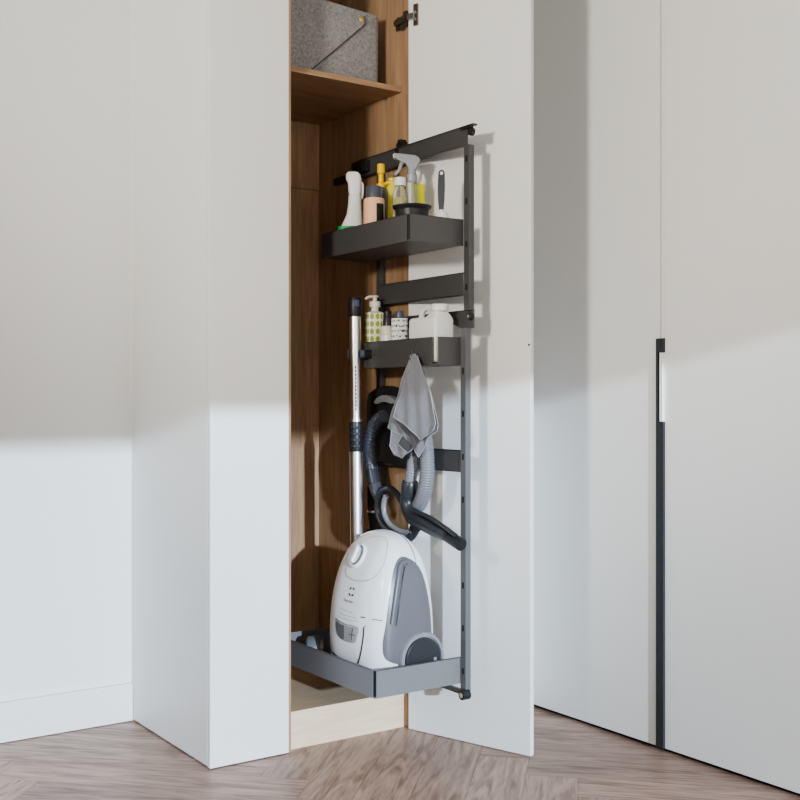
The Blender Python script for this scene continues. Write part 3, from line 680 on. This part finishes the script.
bm, o4 = sheet([(0.58, -0.109, 1.02), (0.58, -0.186, 0.991), (0.58, -0.249, 0.959), (0.58, -0.212, 0.93), (0.58, -0.196, 0.963), (0.58, -0.153, 0.987)], .5785, .001, 1, 5)
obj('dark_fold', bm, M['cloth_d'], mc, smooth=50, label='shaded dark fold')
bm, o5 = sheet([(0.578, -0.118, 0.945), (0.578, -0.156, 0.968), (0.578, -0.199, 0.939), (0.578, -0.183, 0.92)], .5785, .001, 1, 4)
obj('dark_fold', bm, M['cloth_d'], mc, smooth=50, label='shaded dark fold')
bm, o6 = sheet([(0.576, -0.099, 0.983), (0.576, -0.159, 0.969), (0.576, -0.121, 0.946), (0.576, -0.181, 0.92), (0.576, -0.154, 0.9), (0.576, -0.115, 0.911), (0.576, -0.09, 0.935)], .575, .002, 4, 5)
lp_ = obj('lower_curl', bm, M['cloth'], mc, smooth=50); obj('hem', tube(o6+[o6[0]], .0014, 6), M['cloth_h'], lp_, smooth=60)
bm = bmesh.new(); hkz = hk[2]
obj('hanging_loop', tube(smooth_path([(.580, hk[1]-.006, hkz-.012), (.578, hk[1]-.004, hkz+.006), (.577, hk[1], hkz+.012), (.578, hk[1]+.004, hkz+.006), (.580, hk[1]+.006, hkz-.012)], 5), .0016, 6), M['cloth_h'], mc, smooth=60)

# ------------------------------------------------------------------ upper tray contents
TZ = 1.5535
AX = SR
def xy(p): return (p[0], p[1])
# white trigger bottle: wide foot, slim waist, head turned sideways
p = (0.552, 0.099, 1.828); c = Vector((p[0], p[1], 0)); zt = p[2]
o = empty('spray_bottle', (c.x, c.y, TZ), 'white trigger spray bottle with green label, leftmost on the upper tray', 'bottle')
rg = []
for dx, w, d, z in ((-.002, .040, .022, 0), (-.002, .043, .026, .006), (-.002, .043, .028, .05), (-.001, .040, .027, .085), (.005, .032, .024, .112), (.009, .026, .022, .135), (.010, .0225, .020, .17), (.010, .021, .019, .195), (.010, .015, .015, .202)):
    rg.append(ell((c.x+AX.x*dx, c.y+AX.y*dx), w, d, TZ+z*(zt-TZ)/.275, 32, 2.6, AX))
bm = loft(bmesh.new(), rg); obj('bottle_body', bm, M['wplast'], o, smooth=45)
k = (zt-TZ)/.275
bm = loft(bmesh.new(), [ell((c.x+AX.x*dx, c.y+AX.y*dx), w, d, TZ+z*k, 24, 3, AX) for dx, w, d, z in ((.010, .019, .018, .197), (.010, .022, .018, .21), (.009, .022, .018, .235), (.006, .026, .017, .25), (.004, .024, .015, .265), (.003, .017, .011, .273))])
hd_ = obj('spray_head', bm, M['wplast'], o, smooth=45)
t0 = c+AX*.032+Vector((0, 0, TZ+.245*k)); obj('trigger', tube(smooth_path([t0-AX*.01, t0+Vector((0, 0, -.012))+AX*.002, t0+AX*.003+Vector((0, 0, -.04)), t0+AX*.000+Vector((0, 0, -.06))]), .0045, 10), M['wplast'], hd_, smooth=50)
bm = loft(bmesh.new(), [ell((c.x+AX.x*-.010, c.y+AX.y*-.010), .0370, .0287, TZ+z, 32, 2.6, AX) for z in (.03, .093*k)]); obj('label_band', bm, M['green'], o, smooth=45, label='green label')
# peach bottle
p = (0.545, -0.043, 1.756); c = Vector(p); z1 = (0.545, -0.043, 1.718)[2]
o = empty('lotion_bottle', (c.x, c.y, TZ), 'peach coloured bottle with dark grey cap and black label', 'bottle')
obj('bottle_body', lathe(c, [(.030, TZ), (.0335, TZ+.004), (.0335, z1-.006), (.031, z1-.001), (.022, z1)]), M['peach'], o, smooth=40)
obj('cap', lathe(c, [(.025, z1), (.025, p[2]-.006), (.022, p[2])]), M['smoke'], o, smooth=40)
n = 12; bm = bmesh.new(); zl0, zl1 = TZ+.04, z1-.020
a0 = math.atan2(-.8216, -.570)  # facing the room
arc = [math.radians(-118+6*i) for i in range(9)]
loft(bm, [[Vector((c.x+r*math.cos(a), c.y+r*math.sin(a), z)) for (r, z) in ((.0338, zl0), (.0338, zl1), (.0345, zl1), (.0345, zl0))] for a in [x+math.radians(8) for x in arc]])
obj('black_label', bm, M['black'], o, label='black rectangular label')
# bottle with bright yellow nozzle
p = (0.615, 0.022, 1.847); c = Vector(p)
o = empty('glue_bottle', (c.x, c.y, TZ), 'smoky bottle with tall bright yellow nozzle, behind the peach bottle', 'bottle')
zn = (0.62, 0.029, 1.764)[2]
obj('bottle_body', lathe(c, [(.020, TZ), (.022, TZ+.004), (.022, zn-.02), (.018, zn), (.013, zn+.008)]), M['smoke'], o, smooth=40)
obj('nozzle', lathe(c, [(.014, zn+.006), (.0145, zn+.018), (.0085, zn+.022), (.0085, zn+.05), (.0125, zn+.053), (.0125, p[2]-.006), (.0125, p[2]-.001), (.009, p[2])]), M['yellow'], o, smooth=40)
hn = c.copy(); hn.z = zn+.016; obj('nozzle_lever', tube([hn, hn+AX*.022+Vector((0, 0, .004))], .0055, 10), M['yellow'], o, smooth=50)
# pale yellow square bottle
p = (0.661, 0.026, 1.801); c = Vector(p)
o = empty('detergent_bottle', (c.x, c.y, TZ), 'pale yellow square shouldered bottle between nozzle bottle and clear bottle', 'bottle')
bm = loft(bmesh.new(), [ell(c, w, d, z, 28, 3.4, AX) for w, d, z in ((.024, .022, TZ), (.026, .024, TZ+.004), (.026, .024, p[2]-.020), (.023, .021, p[2]-.008), (.015, .014, p[2]-.004))]); obj('bottle_body', bm, M['paley'], o, smooth=40)
obj('cap', lathe(c, [(.014, p[2]-.005), (.014, p[2]+.004), (.012, p[2]+.006)]), M['paley'], o, smooth=40)
# clear bottle with white cap
p = (0.594, -0.117, 1.777); c = Vector(p); zc = (0.602, -0.105, 1.751)[2]
o = empty('clear_bottle', (c.x, c.y, TZ), 'clear bottle of yellow liquid with white screw cap, behind the black bowl', 'bottle')
obj('bottle_body', lathe(c, [(.0215, TZ), (.0235, TZ+.004), (.0235, zc-.032), (.0205, zc-.014), (.014, zc-.006), (.0135, zc)]), M['clear'], o, smooth=40)
obj('liquid', lathe(c, [(.019, TZ+.004), (.0218, TZ+.006), (.0218, zc-.040), (.022, zc-.038)]), M['liquid'], o, smooth=40, label='yellow liquid')
obj('cap', lathe(c, [(.0185, zc), (.0188, p[2]-.004), (.017, p[2])], 28), M['wplast'], o, smooth=40)
# clear sprayer with grey trigger head
p = (0.634, -0.125, 1.855); c = Vector(p); zk = (0.634, -0.125, 1.77)[2]; zh = (0.634, -0.125, 1.811)[2]
o = empty('trigger_sprayer', (c.x, c.y, TZ), 'clear trigger spray bottle with translucent grey head, tallest on upper tray', 'bottle')
obj('bottle_body', lathe(c, [(.018, TZ), (.020, TZ+.004), (.020, TZ+.10), (.019, TZ+.14), (.019, zk-.01), (.0155, zk)]), M['clear'], o, smooth=40)
obj('liquid', lathe(c, [(.016, TZ+.004), (.0185, TZ+.006), (.0185, TZ+.095), (.018, TZ+.097)]), M['liquid'], o, smooth=40)
hh = obj('spray_head', lathe(c, [(.016, zk-.004), (.017, zk), (.017, zk+.018), (.013, zk+.022), (.012, zh+.006)]), M['greyp'], o, smooth=40)
q1 = (0.655, 0.014, 1.874)
def hp3(x, y): return Vector(c)+AX*x+Vector((0, 0, y-c.z))
zz = p[2]
outl = [hp3(-.062, zz-.004), hp3(-.056, zz+.002), hp3(-.030, zz-.001), hp3(.010, zz-.005), hp3(.022, zz-.012), hp3(.027, zz-.024), hp3(.018, zz-.028), hp3(.014, zz-.050), hp3(-.012, zz-.050), hp3(-.016, zz-.030), hp3(-.040, zz-.018), hp3(-.058, zz-.016)]
bm = prism([v-Vector((AX.y, -AX.x, 0))*.011 for v in outl], Vector((AX.y, -AX.x, 0))*.022); obj('head_shell', bm, M['greyp'], hh, bevel=.003, smooth=40)
obj('trigger', tube(smooth_path([hp3(-.024, zz-.020), hp3(-.034, zz-.032), hp3(-.040, zz-.050), hp3(-.054, zz-.066)]), [.006]*30+[.0045], 10), M['greyp'], hh, smooth=50)
obj('dip_tube', tube([hp3(0, zk), hp3(.004, TZ+.01)], .0025, 8), M['clear'], o, smooth=50)
# lime yellow beaker
p = (0.665, -0.126, 1.764); c = Vector(p)
c = Vector((.668, (0.668, -0.113, 1.766)[1], 0))
o = obj('tumbler', lathe(c, [(.012, TZ), (.014, TZ+.002), (.0195, p[2]-.03), (.0215, p[2]), (.020, p[2]), (.018, p[2]-.03)]), M['lime'], smooth=40)
tag(o, 'lime yellow plastic tumbler half hidden behind the clear spray bottle', 'tumbler')
# shallow black bowl
c = Vector((.558, (0.558, -0.232, 1.665)[1]+.0, 0)); zr = (0.558, -0.232, 1.667)[2]
o = obj('bowl', lathe(c, [(.044, TZ), (.047, TZ+.003), (.050, zr-.03), (.0515, zr-.012), (.0585, zr-.005), (.060, zr), (.058, zr+.001), (.054, zr-.004), (.048, zr-.014), (.042, TZ+.012), (.002, TZ+.010)], 40), M['black'], smooth=40)
tag(o, 'black wide-rimmed bowl standing in the front corner of the upper tray', 'bowl')
# dish brush
p = (0.64, -0.272, 1.781); c = Vector(p); zb_ = (0.64, -0.272, 1.656)[2]
o = empty('dish_brush', (c.x, c.y, TZ), 'dish brush standing handle up, dark handle with hanging hole', 'brush')
F = Vector((AX.y, -AX.x, 0))
ol = [c+AX*(x+.0)+Vector((0, 0, z-c.z)) for x, z in [(-.007, zb_), (-.0105, zb_+.03), (-.0115, zb_+.07), (-.010, p[2]-.018)]+[(-.010*math.cos(math.radians(a)), p[2]-.011+.011*math.sin(math.radians(a))) for a in (0, 30, 60, 90, 120, 150, 180)]+[(.010, p[2]-.018), (.0105, zb_+.07), (.009, zb_+.03), (.006, zb_)]]
hd3 = obj('handle', prism([v-F*.006 for v in ol], F*.012), mat('handle_slate', (.055, .06, .07), .4), o, bevel=.0025, smooth=45, label='dark slate handle')
hc = c+Vector((0, 0, -.0115)); obj('hanging_hole', tube([hc+F*.0075, hc-F*.0075], .0048, 14), M['wplast'], hd3, smooth=40)
obj('neck', lathe(c, [(.009, zb_-.012), (.0085, zb_+.002), (.006, zb_+.004)]), M['wplast'], o, smooth=40)
obj('brush_head', lathe(c, [(.020, TZ+.03), (.022, TZ+.034), (.022, zb_-.014), (.017, zb_-.006), (.008, zb_-.002)]), M['wplast'], o, smooth=40)
obj('bristles', lathe(c, [(.021, TZ), (.018, TZ+.031)]), M['cream'], o, smooth=40)

# ------------------------------------------------------------------ middle tray contents
TM = 1.1945
p = (0.643, 0.1, 1.426); c = Vector(p); zb1 = (0.645, 0.097, 1.369)[2]; zb2 = (0.645, 0.097, 1.382)[2]; zc2 = (0.645, 0.097, 1.406)[2]
o = empty('soap_dispenser', (c.x, c.y, TM), 'pump soap bottle with green dotted label, leftmost on the middle tray', 'bottle')
bm = loft(bmesh.new(), [ell(c, .033, .0225, z, 32, 3, AX) for z in (TM, zb1)], uv=True); obj('bottle_body', bm, M['dots'], o, smooth=60)
obj('collar', lathe(c, [(.028, zb1-.001), (.022, zb1+.004), (.013, zb1+.006), (.013, zb2+.006), (.019, zb2+.006), (.019, zc2), (.016, zc2+.002)]), M['cream'], o, smooth=40)
ph = obj('pump_head', lathe(c, [(.0065, zc2), (.0065, p[2]-.006), (.013, p[2]-.005), (.012, p[2])]), M['cream'], o, smooth=40)
obj('spout', tube(smooth_path([Vector((c.x, c.y, p[2]-.004)), Vector((c.x, c.y, p[2]-.003))-AX*.018, Vector((c.x, c.y, p[2]-.010))-AX*.032]), .0045, 10, flat=1.3), M['cream'], ph, smooth=50)
# dark bottle behind
c = Vector((.668, (0.668, 0.062, 1.351)[1], 0)); zd = (0.668, 0.065, 1.375)[2]
o = empty('dark_bottle', (c.x, c.y, TM), 'dark plum bottle with black cap standing behind the white jar', 'bottle')
dk = mat('dark_plum_plastic', (.045, .035, .055), .25)
obj('bottle_body', lathe(c, [(.014, TM), (.0158, TM+.003), (.0158, zd-.03), (.012, zd-.018)]), dk, o, smooth=40)
obj('cap', lathe(c, [(.013, zd-.019), (.013, zd-.002), (.011, zd)]), M['black'], o, smooth=40)
# white jar
p = (0.618, 0.009, 1.32); c = Vector((.628, p[1]-.006, 0))
o = empty('cream_jar', (c.x, c.y, TM), 'low white screw-lid jar in front of the dotted pump bottle', 'jar')
obj('jar_body', lathe(c, [(.020, TM), (.0245, TM+.004), (.025, TM+.05), (.0235, p[2]-.030)]), M['wplast'], o, smooth=40)
obj('lid', lathe(c, [(.0225, p[2]-.030), (.0245, p[2]-.028), (.0235, p[2]-.006), (.019, p[2]-.001), (.018, p[2])]), M['cream'], o, smooth=40)
# printed bottle
p = (0.635, -0.052, 1.343); c = Vector((.637, p[1], 0)); zq = (0.637, -0.049, 1.362)[2]
o = empty('printed_bottle', (c.x, c.y, TM), 'small white bottle with rows of grey lettering and dark cap', 'bottle')
bm = loft(bmesh.new(), [ell(c, .0265, .020, z, 32, 4.5, AX) for z in (TM, p[2]-.002)], uv=True); obj('bottle_body', bm, M['packet'], o, smooth=60)
obj('cap', lathe(c, [(.014, p[2]-.003), (.015, zq-.002), (.013, zq+.003)]), M['smoke'], o, smooth=40)
# white jug with handle
c = Vector((.641, -.215, 0))
o = empty('white_jug', (c.x, c.y, TM), 'white plastic jug with moulded handle and wide cap on the middle tray', 'jug')
def rr(v0, v1, w, z, n=10, r=.010):
    out = []
    for (cx_, cy_, a0) in ((c.x+w-r, v0+r, -90), (c.x+w-r, v1-r, 0), (c.x-w+r, v1-r, 90), (c.x-w+r, v0+r, 180)):
        for k_ in range(6):
            a = math.radians(a0+k_*18); out.append(Vector((cx_+r*math.cos(a), cy_+r*math.sin(a), z)))
    return out
vA, vB = -.288, -.146
zsho = TM+.138                       # flat top of the body
bm = loft(bmesh.new(), [rr(vA+.004, vB-.004, .033, TM), rr(vA, vB, .037, TM+.006), rr(vA, vB, .037, zsho-.008), rr(vA+.002, vB-.004, .035, zsho-.001), rr(vA+.008, vB-.012, .033, zsho+.001)])
jb = obj('jug_body', bm, M['wplast'], o, smooth=40)
vM = vB-.080
bm = loft(bmesh.new(), [rr(vA+.001, vM, .0355, zsho-.006), rr(vA+.003, vM-.006, .032, zsho+.004), rr(vA+.006, vM-.014, .027, zsho+.011), rr(vA+.009, vM-.018, .0225, zsho+.017), rr(vA+.010, vM-.019, .022, zsho+.022)])
obj('shoulder', bm, M['wplast'], jb, smooth=40)
cc2 = Vector((c.x, vA+.026, 0))
obj('cap', lathe(cc2, [(.024, zsho+.018), (.0275, zsho+.020), (.0275, zsho+.036), (.026, zsho+.039), (.020, zsho+.041)], 40), M['wplast'], o, smooth=40)
obj('handle', tube(smooth_path([(c.x, vB-.020, zsho-.004), (c.x, vB-.023, zsho+.012), (c.x, vB-.033, zsho+.027), (c.x, vB-.052, zsho+.034), (c.x, vB-.074, zsho+.029), (c.x, vB-.102, zsho+.012)]), .0082, 14, flat=1.15), M['wplast'], o, smooth=50)

# ------------------------------------------------------------------ light
sun = bpy.data.lights.new('window_daylight', 'SUN'); sun.energy = SUN = 4.4; sun.color = (.68, .84, 1.0); sun.angle = math.radians(.9)
so = bpy.data.objects.new('window_daylight', sun); C.objects.link(so)
d = Vector((-.21, -.94, .188)); so.rotation_euler = d.to_track_quat('Z', 'Y').to_euler(); so.location = (-1, -6, 3)
def area(name, loc, target, size, power, col):
    l = bpy.data.lights.new(name, 'AREA'); l.shape = 'SQUARE'; l.size = size; l.energy = power; l.color = col
    o = bpy.data.objects.new(name, l); C.objects.link(o); o.location = loc
    o.rotation_euler = (Vector(loc)-Vector(target)).to_track_quat('Z', 'Y').to_euler(); return o
def spot(name, loc, target, half, blend, power, radius, col):
    l = bpy.data.lights.new(name, 'SPOT'); l.energy = power; l.color = col; l.spot_size = math.radians(2*half); l.spot_blend = blend; l.shadow_soft_size = radius
    o = bpy.data.objects.new(name, l); C.objects.link(o); o.location = loc
    o.rotation_euler = (Vector(loc)-Vector(target)).to_track_quat('Z', 'Y').to_euler(); return o
spot('left_lamp', (-3.0, -1.75, 2.1), (.7, -.25, 2.45), 32, .8, 350, .2, (1, .965, .87))
area('room_fill', (-.8, -3.4, 2.3), (.3, 0, 1.1), 2.2, 26, (1, .95, .85))
w = bpy.data.worlds.new('world'); bpy.context.scene.world = w; w.use_nodes = True
bg = w.node_tree.nodes['Background']; bg.inputs[0].default_value = (1, .99, .97, 1); bg.inputs[1].default_value = 1.5

# ------------------------------------------------------------------ camera
cam = bpy.data.cameras.new('camera'); co = bpy.data.objects.new('camera', cam); C.objects.link(co)
cam.sensor_width = 36; cam.lens = 36*1110/800; cam.clip_start = .05
co.location = (-1.39116, -2.97823, 1.08); co.rotation_euler = (math.radians(90), 0, -math.radians(34.751))
bpy.context.scene.camera = co
bpy.context.scene.view_settings.view_transform = 'AgX'
bpy.context.scene.view_settings.look = 'AgX - Medium High Contrast'
bpy.context.scene.view_settings.exposure = .04
